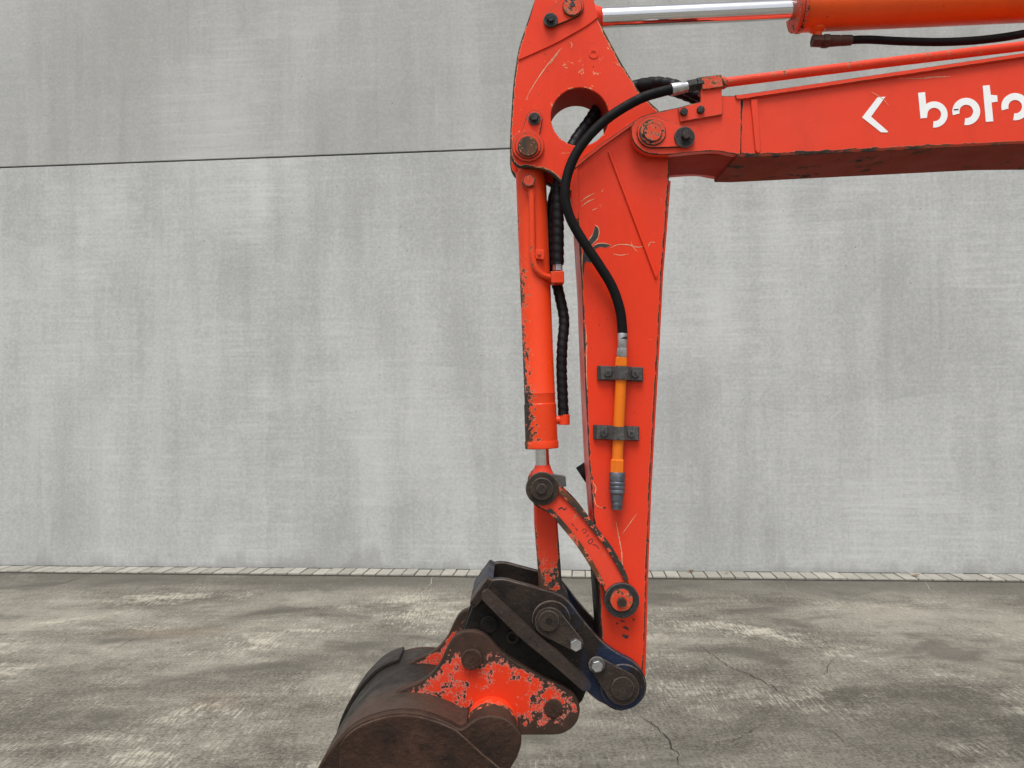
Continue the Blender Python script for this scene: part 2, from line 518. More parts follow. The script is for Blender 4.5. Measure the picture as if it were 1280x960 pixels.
def concrete_wall_mat(name, base, soil, seed):
    t = NT(name)
    P = t.vec(loc=(seed, 0, seed * 0.37))
    blot = t.noise(0.75, 4, 0.6, t.vec((1.0, 1, 0.75), loc=(seed, 2, 1)))
    strk = t.noise(1.0, 3, 0.62, t.vec((2.6, 2.6, 0.33), loc=(seed, 0, 5)))
    horiz = t.noise(1.0, 3, 0.7, t.vec((1.6, 1.6, 34), loc=(seed, 0, 0)))
    vert = t.noise(1.0, 2, 0.65, t.vec((42, 42, 1.3), loc=(seed, 3, 0)))
    grain = t.noise(38, 3, 0.75, P)
    # trowelled or form-stripped patches: uneven cells with soft steps between them
    warp = t.t.nodes.new('ShaderNodeVectorMath'); warp.operation = 'MULTIPLY_ADD'
    nz = t.t.nodes.new('ShaderNodeTexNoise'); nz.inputs['Scale'].default_value = 1.7; nz.inputs['Detail'].default_value = 3
    t.link(P, nz.inputs['Vector'])
    t.link(nz.outputs['Color'], warp.inputs[0]); warp.inputs[1].default_value = (0.22, 0.22, 0.6); t.link(P, warp.inputs[2])
    def cells(sx, sz, off):
        m = t.vec((sx, 1, sz), loc=(off, 0, off * 1.3), src=warp.outputs[0])
        br = t.t.nodes.new('ShaderNodeTexBrick')
        sp = t.t.nodes.new('ShaderNodeSeparateXYZ'); cb = t.t.nodes.new('ShaderNodeCombineXYZ')
        t.link(m, sp.inputs[0]); t.link(sp.outputs[0], cb.inputs[0]); t.link(sp.outputs[2], cb.inputs[1])
        t.link(cb.outputs[0], br.inputs['Vector'])
        br.inputs['Color1'].default_value = (0, 0, 0, 1); br.inputs['Color2'].default_value = (1, 1, 1, 1)
        br.inputs['Mortar Size'].default_value = 0
        br.inputs['Scale'].default_value = 1.0
        br.inputs['Brick Width'].default_value = 1.0; br.inputs['Row Height'].default_value = 1.0
        return br.outputs['Color']
    c1, c2 = cells(1.15, 0.62, 3 + seed), cells(0.62, 0.8, 11 + seed)
    k = t.math('ADD', t.math('MULTIPLY', t.math('SUBTRACT', blot, 0.5), 0.72), t.math('MULTIPLY', t.math('SUBTRACT', strk, 0.5), 0.62))
    k = t.math('ADD', k, t.math('MULTIPLY', t.math('SUBTRACT', c1, 0.5), 0.13))
    k = t.math('ADD', k, t.math('MULTIPLY', t.math('SUBTRACT', c2, 0.5), 0.09))
    k = t.math('ADD', k, t.math('MULTIPLY', t.math('SUBTRACT', horiz, 0.5), 0.19))
    k = t.math('ADD', k, t.math('MULTIPLY', t.math('SUBTRACT', vert, 0.5), 0.13))
    k = t.math('ADD', k, t.math('MULTIPLY', t.math('SUBTRACT', grain, 0.5), 0.85))
    c = t.mix(t.ramp(k, -0.36, 0.36), soil, base)
    # lime bloom
    c = t.mix(t.ramp(t.math('ADD', t.math('MULTIPLY', blot, 0.6), t.math('MULTIPLY', horiz, 0.4)), 0.50, 0.72, 0, 0.45), c, tuple(min(1, x * 1.2) for x in base))
    # air holes
    vo = t.t.nodes.new('ShaderNodeTexVoronoi'); vo.inputs['Scale'].default_value = 5.5
    t.link(P, vo.inputs['Vector'])
    hole = t.ramp(vo.outputs['Distance'], 0.022, 0.034, 1.0, 0.0)
    c = t.mix(t.math('MULTIPLY', hole, 0.7), c, (0.05, 0.048, 0.045))
    # runs of rainwater and a splashed foot, both broken up
    run = t.noise(1.0, 3, 0.6, t.vec((5.2, 5.2, 0.22), loc=(seed + 2, 1, 3)))
    c = t.mix(t.math('MULTIPLY', t.ramp(run, 0.55, 0.63), t.ramp(blot, 0.35, 0.65, 0.16, 0.03)), c, tuple(x * 0.74 for x in soil))
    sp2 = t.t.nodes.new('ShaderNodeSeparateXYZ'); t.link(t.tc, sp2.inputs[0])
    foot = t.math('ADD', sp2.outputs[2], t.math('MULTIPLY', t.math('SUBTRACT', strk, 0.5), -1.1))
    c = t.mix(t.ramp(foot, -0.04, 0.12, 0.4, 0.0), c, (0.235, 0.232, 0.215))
    t.bump(t.noise(30, 3, 0.8), 0.35, 0.004)
    return t.out(c, 0.86)

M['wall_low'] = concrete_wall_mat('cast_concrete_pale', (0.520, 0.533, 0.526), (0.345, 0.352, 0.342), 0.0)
M['wall_high'] = concrete_wall_mat('cast_concrete_darker', (0.448, 0.455, 0.443), (0.325, 0.330, 0.316), 7.3)  # upper panel: darker base tones than the lower one
M['wall_back'] = plain('dark_joint_concrete', (0.10, 0.10, 0.095), 0.9)  # dark backing seen in the open joint

A, B = G(0, 708.5), G(1280, 719.5)              # the foot of the wall
wu = (B - A).normalized()
WALL_N = Vector((-wu.y, wu.x, 0))
WALL_D = WALL_N.dot(A)
def ground_mat():
    t = NT('worn_yard_concrete')
    big = t.noise(1.0, 4, 0.62, t.vec((0.5, 1.1, 1)), 0.5)
    big2 = t.noise(1.0, 4, 0.62, t.vec((0.9, 1.6, 1), loc=(4, 9, 0)), 0.4)
    mid = t.noise(1.0, 6, 0.75, t.vec((2.2, 3.4, 1), loc=(2, 5, 0)), 0.3)
    broom = t.noise(1.0, 3, 0.75, t.vec((75, 9, 1), (0, 0, radians(-8))))
    broom2 = t.noise(1.0, 3, 0.75, t.vec((26, 5.0, 1), (0, 0, radians(10)), loc=(7, 1, 0)))
    cross = t.noise(1.0, 3, 0.7, t.vec((2.5, 26, 1), (0, 0, radians(4))))
    grain = t.noise(60, 4, 0.85)
    k = t.math('ADD', t.math('MULTIPLY', t.math('SUBTRACT', big, 0.5), 1.1), t.math('MULTIPLY', t.math('SUBTRACT', mid, 0.5), 0.75))
    k = t.math('ADD', k, t.math('MULTIPLY', t.math('SUBTRACT', broom, 0.5), 0.34))
    k = t.math('ADD', k, t.math('MULTIPLY', t.math('SUBTRACT', broom2, 0.5), 0.26))
    k = t.math('ADD', k, t.math('MULTIPLY', t.math('SUBTRACT', cross, 0.5), 0.22))
    k = t.math('ADD', k, t.math('MULTIPLY', t.math('SUBTRACT', grain, 0.5), 1.35))
    c = t.mix(t.ramp(k, -0.33, 0.33), (0.068, 0.060, 0.046), (0.282, 0.262, 0.216))
    # scraped pale patches
    sc = t.math('ADD', t.math('MULTIPLY', mid, 0.5), t.math('ADD', t.math('MULTIPLY', broom, 0.48), t.math('MULTIPLY', cross, 0.1)))
    sc = t.math('ADD', sc, t.math('MULTIPLY', t.math('SUBTRACT', big2, 0.5), -0.5))
    c = t.mix(t.ramp(sc, 0.58, 0.72, 0, 0.8), c, (0.44, 0.41, 0.335))
    # oil and tyre stains, a trace of rust
    c = t.mix(t.ramp(t.math('ADD', big2, t.math('MULTIPLY', t.math('SUBTRACT', mid, 0.5), 0.4)), 0.54, 0.68, 0, 0.70), c, (0.062, 0.055, 0.043))
    c = t.mix(t.ramp(t.noise(0.55, 5, 0.6, t.vec((0.7, 1.6, 1), loc=(-1.3, 2.2, 0))), 0.58, 0.74, 0, 0.30), c, (0.20, 0.125, 0.062))
    # silt washed up along the kerb
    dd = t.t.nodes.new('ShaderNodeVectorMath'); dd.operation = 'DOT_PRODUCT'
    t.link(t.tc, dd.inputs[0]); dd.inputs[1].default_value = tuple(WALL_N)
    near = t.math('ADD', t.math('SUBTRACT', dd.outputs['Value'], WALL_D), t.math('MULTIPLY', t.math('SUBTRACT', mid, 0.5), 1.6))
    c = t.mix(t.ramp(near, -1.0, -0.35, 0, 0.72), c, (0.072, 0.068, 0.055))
    vo = t.t.nodes.new('ShaderNodeTexVoronoi'); vo.inputs['Scale'].default_value = 7.0
    t.link(t.tc, vo.inputs['Vector'])
    c = t.mix(t.ramp(vo.outputs['Distance'], 0.05, 0.10, 0.55, 0.0), c, (0.05, 0.046, 0.04))
    t.bump(t.noise(1.0, 4, 0.8, t.vec((55, 28, 40))), 0.5, 0.006)
    return t.out(c, t.ramp(big2, 0.3, 0.7, 0.88, 0.66))

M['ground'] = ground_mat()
M['crack'] = plain('crack_dirt', (0.030, 0.027, 0.023), 0.95, 0, 0.4, 30, 0)
M['pale_line'] = plain('filled_crack_mortar', (0.36, 0.345, 0.30), 0.9, 0, 0.3, 30, 0)
def kerb_mat():
    t = NT('kerb_block_concrete')
    oi = t.t.nodes.new('ShaderNodeObjectInfo')
    n = t.noise(14, 6, 0.7); n2 = t.noise(60, 4, 0.7)
    c = t.mix(oi.outputs['Random'], (0.26, 0.25, 0.215), (0.36, 0.345, 0.30))
    c = t.mix(t.ramp(n, 0.48, 0.7, 0, 0.6), c, (0.20, 0.185, 0.15))
    t.bump(n2, 0.4, 0.003)
    return t.out(c, 0.88)
M['kerb'] = kerb_mat()
M['joint'] = plain('dirty_joint_sand', (0.085, 0.078, 0.065), 0.95, 0, 0.4, 40, 0)
M['leaf'] = plain('dry_leaf', (0.22, 0.11, 0.04), 0.8, 0, 0.4, 30, 0)

# ------------------------------------------------------------------ setting: ground
bm = bmesh.new()
for x, y in ((-120, -90), (120, -90), (120, 120), (-120, 120)):
    bm.verts.new((x, y, 0))
bm.faces.new(bm.verts)
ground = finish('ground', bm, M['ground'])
tag(ground, kind='structure')

# ------------------------------------------------------------------ setting: wall, kerb blocks
A, B = G(0, 708.5), G(1280, 719.5)
wu = (B - A).normalized()
wn_ = Vector((-wu.y, wu.x, 0))                  # away from the camera
wo = A.lerp(B, 0.5)
SEAM = 3.828

def wall_box(name, u0, u1, n0, n1, z0, z1, mat, parent, bevel=0.0):
    bm = bmesh.new()
    vs_ = []
    for z in (z0, z1):
        for u, n in ((u0, n0), (u1, n0), (u1, n1), (u0, n1)):
            p = wo + wu * u + wn_ * n
            vs_.append(bm.verts.new((p.x, p.y, z)))
    for f in ((0, 1, 2, 3), (4, 5, 6, 7), (0, 1, 5, 4), (1, 2, 6, 5), (2, 3, 7, 6), (3, 0, 4, 7)):
        bm.faces.new([vs_[i] for i in f])
    return finish(name, bm, mat, parent, bevel)

wall = wall_box('concrete_wall', -16, 16, 0.05, 0.25, 0.0, 8.0, M['wall_back'], None)
tag(wall, 'tall grey cast concrete wall behind the excavator with one thin horizontal joint', 'wall')
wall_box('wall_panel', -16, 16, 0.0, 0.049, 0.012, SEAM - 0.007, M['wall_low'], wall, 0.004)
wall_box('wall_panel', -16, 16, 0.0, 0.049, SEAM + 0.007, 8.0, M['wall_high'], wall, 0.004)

kerb = wall_box('kerb', -9, 9, -0.265, -0.012, 0.0, 0.010, M['joint'], None)
tag(kerb, kind='structure')
PITCHB = 0.1145
bmk = None
k0 = None
i = -78
while i <= 78:
    u = i * PITCHB
    if k0 is None:
        k0 = wall_box('kerb_block', u, u + PITCHB - 0.009, -0.26, -0.042, 0.006, 0.022, M['kerb'], kerb, 0.003)
        base_c = CENTRE[k0].copy()
        u_first = u
    else:
        kb = k0.copy()
        col.objects.link(kb)
        kb.location = (base_c + wu * (u - u_first)) - CENTRE[kerb] + Vector((0, random.uniform(-.003, .003), random.uniform(-0.003, 0.002)))
        kb.rotation_euler.z = radians(random.uniform(-0.9, 0.9))
    i += 1

# cracks in the yard
def crack(pts, w, mat='crack', name='crack'):
    q = []
    for i in range(len(pts) - 1):
        (x0, y0), (x1, y1) = pts[i], pts[i + 1]
        n = max(2, int(math.hypot(x1 - x0, y1 - y0) / 5))
        for k in range(n):
            f = k / n
            q.append((x0 + (x1 - x0) * f, y0 + (y1 - y0) * f))
    q.append(pts[-1])
    g = [G(x, y) for x, y in q]
    g = [p + Vector((random.uniform(-.012, .012), random.uniform(-.025, .025), 0)) for p in g]
    bm = bmesh.new()
    prev = None
    N = len(g)
    for i, p in enumerate(g):
        d = (g[min(i + 1, N - 1)] - g[max(i - 1, 0)]).normalized()
        s = Vector((-d.y, d.x, 0)) * (w * random.uniform(0.4, 1.3) * (0.3 + 0.7 * sin(pi * (i + .5) / N)) * 0.3)
        v1 = bm.verts.new((p.x + s.x, p.y + s.y, 0.004)); v2 = bm.verts.new((p.x - s.x, p.y - s.y, 0.004))
        if prev: bm.faces.new((prev[0], v1, v2, prev[1]))
        prev = (v1, v2)
    return finish(name, bm, M[mat], ground)

crack([(872, 806), (900, 826), (920, 838), (945, 847), (965, 858), (985, 876)], 0.009)
crack([(800, 894), (822, 912), (836, 925), (848, 948), (852, 962)], 0.009)
crack([(895, 932), (925, 922), (938, 914), (955, 905)], 0.006)
crack([(1042, 820), (1036, 832), (1030, 840), (1036, 848)], 0.006)
crack([(115, 718), (85, 727), (52, 737)], 0.010)
crack([(145, 811), (160, 803), (170, 798)], 0.006)
crack([(976, 727), (985, 737), (1000, 748), (1040, 760)], 0.006, 'pale_line')
crack([(541, 719), (538, 730), (532, 738)], 0.012, 'pale_line')
crack([(1155, 727), (1165, 738), (1172, 742)], 0.008, 'pale_line')
crack([(945, 847), (968, 851), (985, 849)], 0.004)
crack([(836, 925), (858, 922), (876, 926)], 0.004)
crack([(815, 832), (850, 834), (885, 838), (920, 842)], 0.004)
crack([(1000, 905), (1040, 915), (1060, 930), (1090, 938)], 0.004)

# dry leaves against the wall
def leaf(px, py, s, label, col_=None):
    p = G(px, py, 0.028)
    bm = bmesh.new()
    n = 9
    a0 = random.uniform(0, 6)
    cv = bm.verts.new((p.x, p.y, p.z + s * 0.12))
    ring = []
    for k in range(n):
        a = a0 + 2 * pi * k / n
        r = s * (0.6 + 0.4 * ((k % 2))) * (1.4 if k == 0 else 1)
        ring.append(bm.verts.new((p.x + r * cos(a), p.y + r * 0.6 * sin(a), p.z + s * random.uniform(0.1, 0.5))))
    for k in range(n):
        bm.faces.new((cv, ring[k], ring[(k + 1) % n]))
    o = finish('fallen_leaf', bm, M['leaf'])
    return tag(o, label, 'leaf', 'dry leaves along the foot of the wall')

leaf(863, 714.5, 0.035, 'dry orange leaf by the wall, nearest to the orange arm')
leaf(908, 717.0, 0.022, 'tiny dry leaf at the wall, second from the arm')
leaf(1145, 720.0, 0.035, 'dry brown leaf at the wall under the white lettering')
leaf(1239, 722.5, 0.026, 'dry leaf at the wall, rightmost of the four')

# ------------------------------------------------------------------ excavator front
ex = empty('excavator', G(560, 1150))
tag(ex, 'orange red excavator boom, arm and rusty bucket hanging before the concrete wall', 'excavator')

# ---- boom
YB = -0.122                                     # near face of the boom box; it is 2*0.122 m wide
YN = -0.128                                     # near face of the clevis cheek
boom_pts = [(927, 122, 1), (1280, 70, 1), (1560, 30, 1), (1660, 40, 1), (1780, 110, 1), (2250, 470, 1),
            (2200, 560, 1), (1660, 235, 1), (1540, 176, 1), (1280, 177, 1), (945, 193, 1), (924, 193, 1)]
boom = plate('boom', boom_pts, YB, 0.244, M['paint_boom'], ex, bevel=0.002, wear=0.008)
top_flange = [(919, 118.5, 1), (927, 118, 1), (1280, 66, 1), (1560, 26, 1), (1560, 31, 1), (1280, 71, 1), (928, 123.5, 1), (921, 124, 1)]
plate('top_flange', top_flange, -0.134, 0.268, M['paint_boom'], boom, bevel=0.0015, wear=0.003)
bot_flange = [(921, 192.5, 1), (945, 192.7, 1), (1280, 175.8, 1), (1540, 173, 1), (1540, 177, 1), (1280, 179.5, 1), (945, 196.3, 1), (922, 196, 1)]
M['boom_under'] = paint('scuffed_shaded_underside', (0.24, 0.034, 0.018), chip=0.61, edge=0.2, cscale=16, patch=0.6, halo=(0.16, 0.05, 0.03), rough=0.75, spec=0.08)  # base darkened to hold the underside's shade; the chips are scuffs
M['boom_red'] = paint('grimy_shaded_red', (0.34, 0.026, 0.012), chip=0.70, edge=0.3, cscale=20, patch=0.5, halo=(0.2, 0.05, 0.03), rough=0.75, spec=0.08)  # grimy red, darkened to carry shade under the web and in the bore
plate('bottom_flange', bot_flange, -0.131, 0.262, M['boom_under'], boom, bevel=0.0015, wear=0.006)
cheek = smooth([(789, 165), (792, 153), (801, 146), (815, 141), (850, 133.5, 1), (878, 126, 1), (903, 119.5, 1), (927, 119, 1), (927, 194, 1),
                (912, 191.5), (898, 189), (882, 189), (862, 190.5), (838, 193, 1), (815, 192.5), (802, 188), (793, 179)], 6)
for y in (YN, 0.128 - 0.030):
    plate('clevis_plate', cheek, y, 0.030, M['paint_boom'], boom, bevel=0.003, Yref=YN, wear=0.006)
plate('clevis_web', [(838, 189.5), (862, 187), (885, 186), (905, 187), (926, 191), (926, 194), (905, 190.5), (885, 189.5), (862, 190.5), (838, 193)], YN + 0.030, 0.196, M['boom_red'], boom, bevel=0, Yref=YN)  # shade beneath the web is put into this darker red
plate('weld_strip', smooth([(938.5, 123.5, 1), (947, 122.5, 1), (951, 188, 1), (948, 191.5), (944.5, 188, 1)], 4), YB - 0.007, 0.008, M['paint_boom'], boom, bevel=0.003)
disc('pivot_pin', (816, 165), 12, YN - 0.020, 0.13, M['pin_paint'], boom, bevel=0.003)
disc('pin_collar', (816, 165), 17, YN - 0.013, YN + 0.002, M['pin_paint'], boom, bevel=0.003)
plate('keeper_plate', hull2((816, 165), 19.5, (856, 171), 12), YN - 0.008, 0.009, M['paint_boom'], boom, bevel=0.0015, wear=0.0035)
disc('washer', (856, 171), 13, YN - 0.014, YN - 0.006, M['washer'], boom, bevel=0.001)
bolt((857, 170), 6.0, YN - 0.013, 0.016, M['pin'], boom)
# bracket for the pipe block
plate('pipe_bracket', [(848, 135), (876, 127.5), (876, 110), (902, 108), (903.5, 143), (851, 152)], YN - 0.010, 0.010, M['paint_boom'], boom, bevel=0.0015, wear=0.003)
bolt((854.5, 140.5), 5.2, YN - 0.010, 0.010, M['washer'], boom)
bolt((875.5, 138), 5.2, YN - 0.010, 0.010, M['washer'], boom, rot=0.7)
# lettering
def ring_arc(cx, cy, ro, ri, a0, a1, n=36, wob=1.0):
    o = [(cx + ro * cos(radians(a0 + (a1 - a0) * k / n)), cy - ro * 0.98 * sin(radians(a0 + (a1 - a0) * k / n))) for k in range(n + 1)]
    q = [(cx + ri * cos(radians(a1 + (a0 - a1) * k / n)), cy - ri * 0.98 * sin(radians(a1 + (a0 - a1) * k / n))) for k in range(n + 1)]
    return o + q
def LZ(pts): return [(1060 + x * 0.1719, 90 + y * 0.1719) for x, y in pts]
YL = YB - 0.0012
plate('chevron_mark', LZ([(215, 184), (272, 179), (168, 325), (292, 433), (284, 440), (240, 438), (103, 330)]), YL, 0.0008, M['letter'], boom, bevel=0)
bowl = ring_arc(627, 309, 97, 50, 140, -93)
plate('letter', LZ([(510, 152), (560, 146), (568, 232)] + ring_arc(627, 309, 97, 50, 128, -95)[:37] + ring_arc(627, 309, 97, 50, 165, -95)[37:] + [(574, 333), (528, 338)]), YL, 0.0008, M['letter'], boom, bevel=0)
plate('letter', LZ(ring_arc(860, 287, 101, 50, 196, -98)), YL, 0.0008, M['letter'], boom, bevel=0)
plate('letter', LZ([(980, 100), (1030, 95), (1038, 166), (1085, 170), (1088, 215), (1044, 222), (1057, 358), (1003, 363)]), YL, 0.0008, M['letter'], boom, bevel=0)
plate('letter', LZ(ring_arc(1216, 252, 101, 50, 196, -98)), YL, 0.0008, M['letter'], boom, bevel=0)
plate('paint_fleck', LZ([(768, 270), (806, 268), (804, 276), (770, 279)]), YL - 0.0006, 0.0004, M['chip'], boom, bevel=0)
ribbon('scratch', [(1123, 97.5), (1150, 98), (1165, 96.5), (1180, 96), (1188, 95)], 0.9, M['scratch'], boom, YB - 0.0006)
ribbon('scratch', [(1089, 115), (1095, 118), (1104, 124), (1111, 132)], 0.8, M['scratch'], boom, YL - 0.0006)

# ---- arm cylinder (top right)
def AX(px): return W(px, 23.0 - 0.0445 * (px - 750), 0.0)   # its axis on the mid plane
acyl = lathe('arm_cylinder', AX(1001), AX(1640), [(0, 0.066), (0.004, 0.068), (0.99, 0.068), (1, 0.060)], M['paint_barrel'], ex, n=56)
lathe('rod', AX(735), AX(1004), [(0, 0.0315), (1, 0.0315)], M['chrome'], acyl, n=48)
lathe('gland', AX(991.5), AX(1001.5), [(0, 0.062), (0.08, 0.069), (0.42, 0.069), (0.46, 0.066), (0.56, 0.066), (0.6, 0.071), (1, 0.071)], M['pin_paint'], acyl, n=48)
lathe('rod_eye', AX(748) + Vector((-0.085, 0.045, 0)), AX(748) + Vector((-0.085, -0.045, 0)), [(0, 0.05), (1, 0.05)], M['paint'], acyl, n=40, bevel=0.004)
lathe('rod_neck', AX(724), AX(752), [(0, 0.040), (0.7, 0.040), (1, 0.033)], M['paint'], acyl, n=32)
lathe('barrel_eye', AX(1690) + Vector((0, 0.06, 0)), AX(1690) + Vector((0, -0.06, 0)), [(0, 0.06), (1, 0.06)], M['paint'], acyl, n=32, bevel=0.004)
plate('boom_bracket', [(1650, -40, 1), (1730, -40, 1), (1770, 90, 1), (1620, 60, 1)], 0.062, 0.02, M['paint_boom'], boom)
plate('boom_bracket', [(1650, -40, 1), (1730, -40, 1), (1770, 90, 1), (1620, 60, 1)], -0.082, 0.02, M['paint_boom'], boom)
pw = AX(1021)
lathe('port', (pw.x, 0.0, pw.z - 0.05), (pw.x, 0.0, pw.z - 0.112), [(0, 0.026), (0.3, 0.026), (0.45, 0.014), (1, 0.014)], M['paint_barrel'], acyl, n=20)
# elbow and hose below the barrel
M['elbow'] = steel_dirty('brown_fitting_steel', (0.055, 0.030, 0.024), (0.075, 0.040, 0.030), (0.03, 0.02, 0.018), (0.16, 0.12, 0.10), scale=40)
bh = tube('hydraulic_hose', [W(1056, 50.5, 0), W(1085, 49.5, 0), W(1125, 51.5, 0), W(1180, 52.5, 0), W(1235, 49, 0), W(1290, 40, 0), W(1380, 18, 0), W(1500, -2, 0.02), W(1600, -4, 0.06)], 0.0125, M['rubber'], ex, step=0.02)
lathe('elbow', W(1015, 51, 0), W(1030, 51.5, 0), [(0, 0.020), (1, 0.020)], M['elbow'], bh, n=6, bevel=0.002)
lathe('nut', W(1028, 51.5, 0), W(1036, 51.5, 0), [(0, 0.0225), (1, 0.0225)], M['elbow'], bh, n=6, bevel=0.002)
lathe('ferrule', W(1035, 51.3, 0), W(1064, 50.2, 0), [(0, 0.014), (0.1, 0.018), (0.5, 0.017), (0.55, 0.0155), (0.6, 0.017), (1, 0.016)], M['elbow'], bh, n=20)

# ---- steel pipe along the boom
YP = -0.116
pipe = tube('hydraulic_pipe', [W(900, 104, YP), W(960, 96.5, YP), W(1100, 79, YP), W(1280, 57.5, YP), W(1420, 40, YP), W(1560, 24, YP)], 0.0142, M['paint_pipe_boom'], ex, step=0.08, n=20)
plate('pipe_block', [(876, 96, 1), (902, 93, 1), (904.5, 108.5, 1), (878, 112, 1)], YP - 0.030, 0.056, M['pin_paint'], pipe, bevel=0.002, wear=0.003)
lathe('weld_collar', W(901, 104, YP), W(908, 103, YP), [(0, 0.019), (0.6, 0.018), (1, 0.0145)], M['pin_paint'], pipe, n=20)
YH = -0.140
# ---- front auxiliary hose
hz = [(846, 110.5, -0.132), (828, 114.5, -0.136), (800, 123.5, -0.138), (765, 144, -0.136), (738, 168, -0.134), (719, 194, -0.134), (708.5, 222, -0.134), (706.5, 248, -0.134),
      (713, 273, -0.132), (728, 300, -0.130), (748, 330, -0.126), (765, 358, -0.122), (775, 387, -0.118), (778, 412, -0.116), (778, 424, -0.116)]
fh = tube('hydraulic_hose', [W(*p) for p in hz], 0.0146, M['rubber'], ex, n=20, step=0.015)
lathe('ferrule', W(839, 112.2, -0.134), W(863, 107.6, -0.130), [(0, 0.0175), (0.03, 0.0185), (0.5, 0.0175), (0.7, 0.0150), (1, 0.0150)], M['zinc'], fh, n=24)
lathe('nut', W(859, 108.2, -0.130), W(870, 106, -0.129), [(0, 0.0190), (1, 0.0190)], M['washer'], fh, n=6, bevel=0.0015)
lathe('nut', W(870, 106, -0.129), W(878, 104.6, -0.128), [(0, 0.0165), (0.2, 0.021), (1, 0.021)], M['washer'], fh, n=6, bevel=0.0015)
lathe('ferrule', W(778, 416.5, -0.116), W(777.6, 436, -0.114), [(0, 0.0145), (0.04, 0.0152), (0.9, 0.0148), (1, 0.013)], M['zinc'], fh, n=24)
lathe('nut', W(777.6, 435, -0.114), W(777.3, 447, -0.113), [(0, 0.0165), (0.75, 0.0175), (1, 0.0145)], M['zinc'], fh, n=6, bevel=0.0015)

# ---- dipper arm
YA = -0.085
arm_pts = smooth([(718, 207, 1), (751, 180.5, 1), (795, 150, 1), (838, 140, 1), (836.5, 226, 1), (832, 285, 1), (827, 345, 1), (822.5, 435, 1), (817, 530, 1), (812.5, 610, 1),
                  (809, 700, 1), (806, 800, 1), (803, 850, 1), (795, 880, 1), (776, 890, 1), (757, 878, 1), (753, 850, 1), (751.5, 790, 1), (747, 725, 1), (742, 650, 1),
                  (736.5, 580, 1), (732, 490, 1), (727.5, 365, 1), (723.5, 300, 1), (720.5, 250, 1)], 4)
arm = plate('dipper_arm', arm_pts, YA, 0.17, M['paint_arm'], ex, bevel=0.006, segs=3, wear=0.009)
# rear strip along the right edge, thin chipped flange
plate('edge_flange', [(838.5, 226), (834, 285), (829, 345), (824.5, 435), (819, 530), (814.5, 610), (811, 700), (807, 846), (802.5, 846), (806, 700), (809.5, 610), (814, 530), (819.5, 435), (824, 345), (829, 285), (833.5, 226)],
      YA + 0.012, 0.146, M['paint_worn'], arm, bevel=0.001)
plate('stiffener', smooth([(714.5, 229, 1), (718, 214), (722.5, 209, 1), (723.5, 262), (722, 274, 1), (717.5, 272), (714.8, 255)], 4), YA - 0.006, 0.020, M['paint_arm'], arm, bevel=0.002)
# folded weld line
plate('weld_line', [(759.5, 189), (763.5, 188), (822.5, 343), (820.5, 350), (817.5, 343)], YA - 0.007, 0.009, M['paint_arm'], arm, bevel=0.003)
bm = bmesh.new()
extrude_xz(bm, to_xz([(744.2, 690), (746.6, 725), (751.2, 790), (751.8, 812), (750.6, 812), (749.4, 790), (744.9, 725), (742.6, 690)], YA), None, YA + 0.008, -YA - 0.008)
finish('wear_pad', bm, M['coupler_in'], arm, 0.001)
# cap strip on the upper slanted edge of the arm side plate
plate('edge_strip', [(717, 206.5), (750, 180), (795, 149.5), (796, 153.5), (752, 184.5), (719.5, 210.5)], YA - 0.006, 0.010, M['paint_link'], arm, bevel=0.0015, wear=0.003)

# bellcrank plates at the arm's upper end
YK = -0.073
bell = smooth([(671, -8, 1), (660, 25), (650, 55), (645, 80), (641.5, 108), (639.5, 136), (638, 163), (637.5, 188), (641, 201), (648, 207.5), (662, 209), (676, 211), (688, 216), (697, 223), (704, 233, 1), (722, 245, 1), (800, 210, 1),
               (830, 150, 1), (823, 137, 1), (812, 127), (800, 115), (790, 100), (775, 75), (760, 47), (748, 23), (740, -8), (733, -30), (715, -38), (690, -32)], 5)
hole = circ(725, 146, 36.5, 48)
for y in (YK, -YK - 0.022):
    plate('bellcrank_plate', bell, y, 0.022, M['paint_bell'], arm, holes=[hole], bevel=0.0025, Yref=YK, wear=0.010)
# bore sleeve through both plates
w0 = W(725, 146, YK)
R1, R0 = 38.2 * S(YK), 36.6 * S(YK)
bm = bmesh.new()
extrude_xz(bm, [(w0.x + R1 * cos(2 * pi * k / 56), w0.z + R1 * sin(2 * pi * k / 56)) for k in range(56)],
           [[(w0.x + R0 * cos(2 * pi * k / 56), w0.z + R0 * sin(2 * pi * k / 56)) for k in range(56)]], YK + 0.004, -YK - 0.004)
finish('bore_sleeve', bm, M['boom_red'], arm)  # darker red holds the shade inside the bore
# doubler plate round the upper pin, edge shows as a line
dbl = smooth([(666, 12, 1), (656, 45), (647.5, 76, 1), (668, 67), (692, 56), (716, 43), (733, 33), (747, 22.5, 1), (741, -4, 1), (733, -28), (715, -36), (690, -30), (672, -8)], 5)
for y in (YK - 0.0045, -YK):
    plate('doubler_plate', dbl, y, 0.0045, M['paint'], arm, bevel=0.0012, Yref=YK)
plate('web', [(741, -5), (748, 20), (775, 72), (800, 113), (822, 136), (816, 140), (794, 118), (769, 76), (742, 24), (733, -3)], YK + 0.022, 0.102, M['paint'], arm, bevel=0, Yref=YK)
plate('web', [(700, 228), (704, 233), (718, 250), (728, 244), (716, 228), (706, 222)], YK + 0.022, 0.102, M['paint'], arm, bevel=0, Yref=YK)
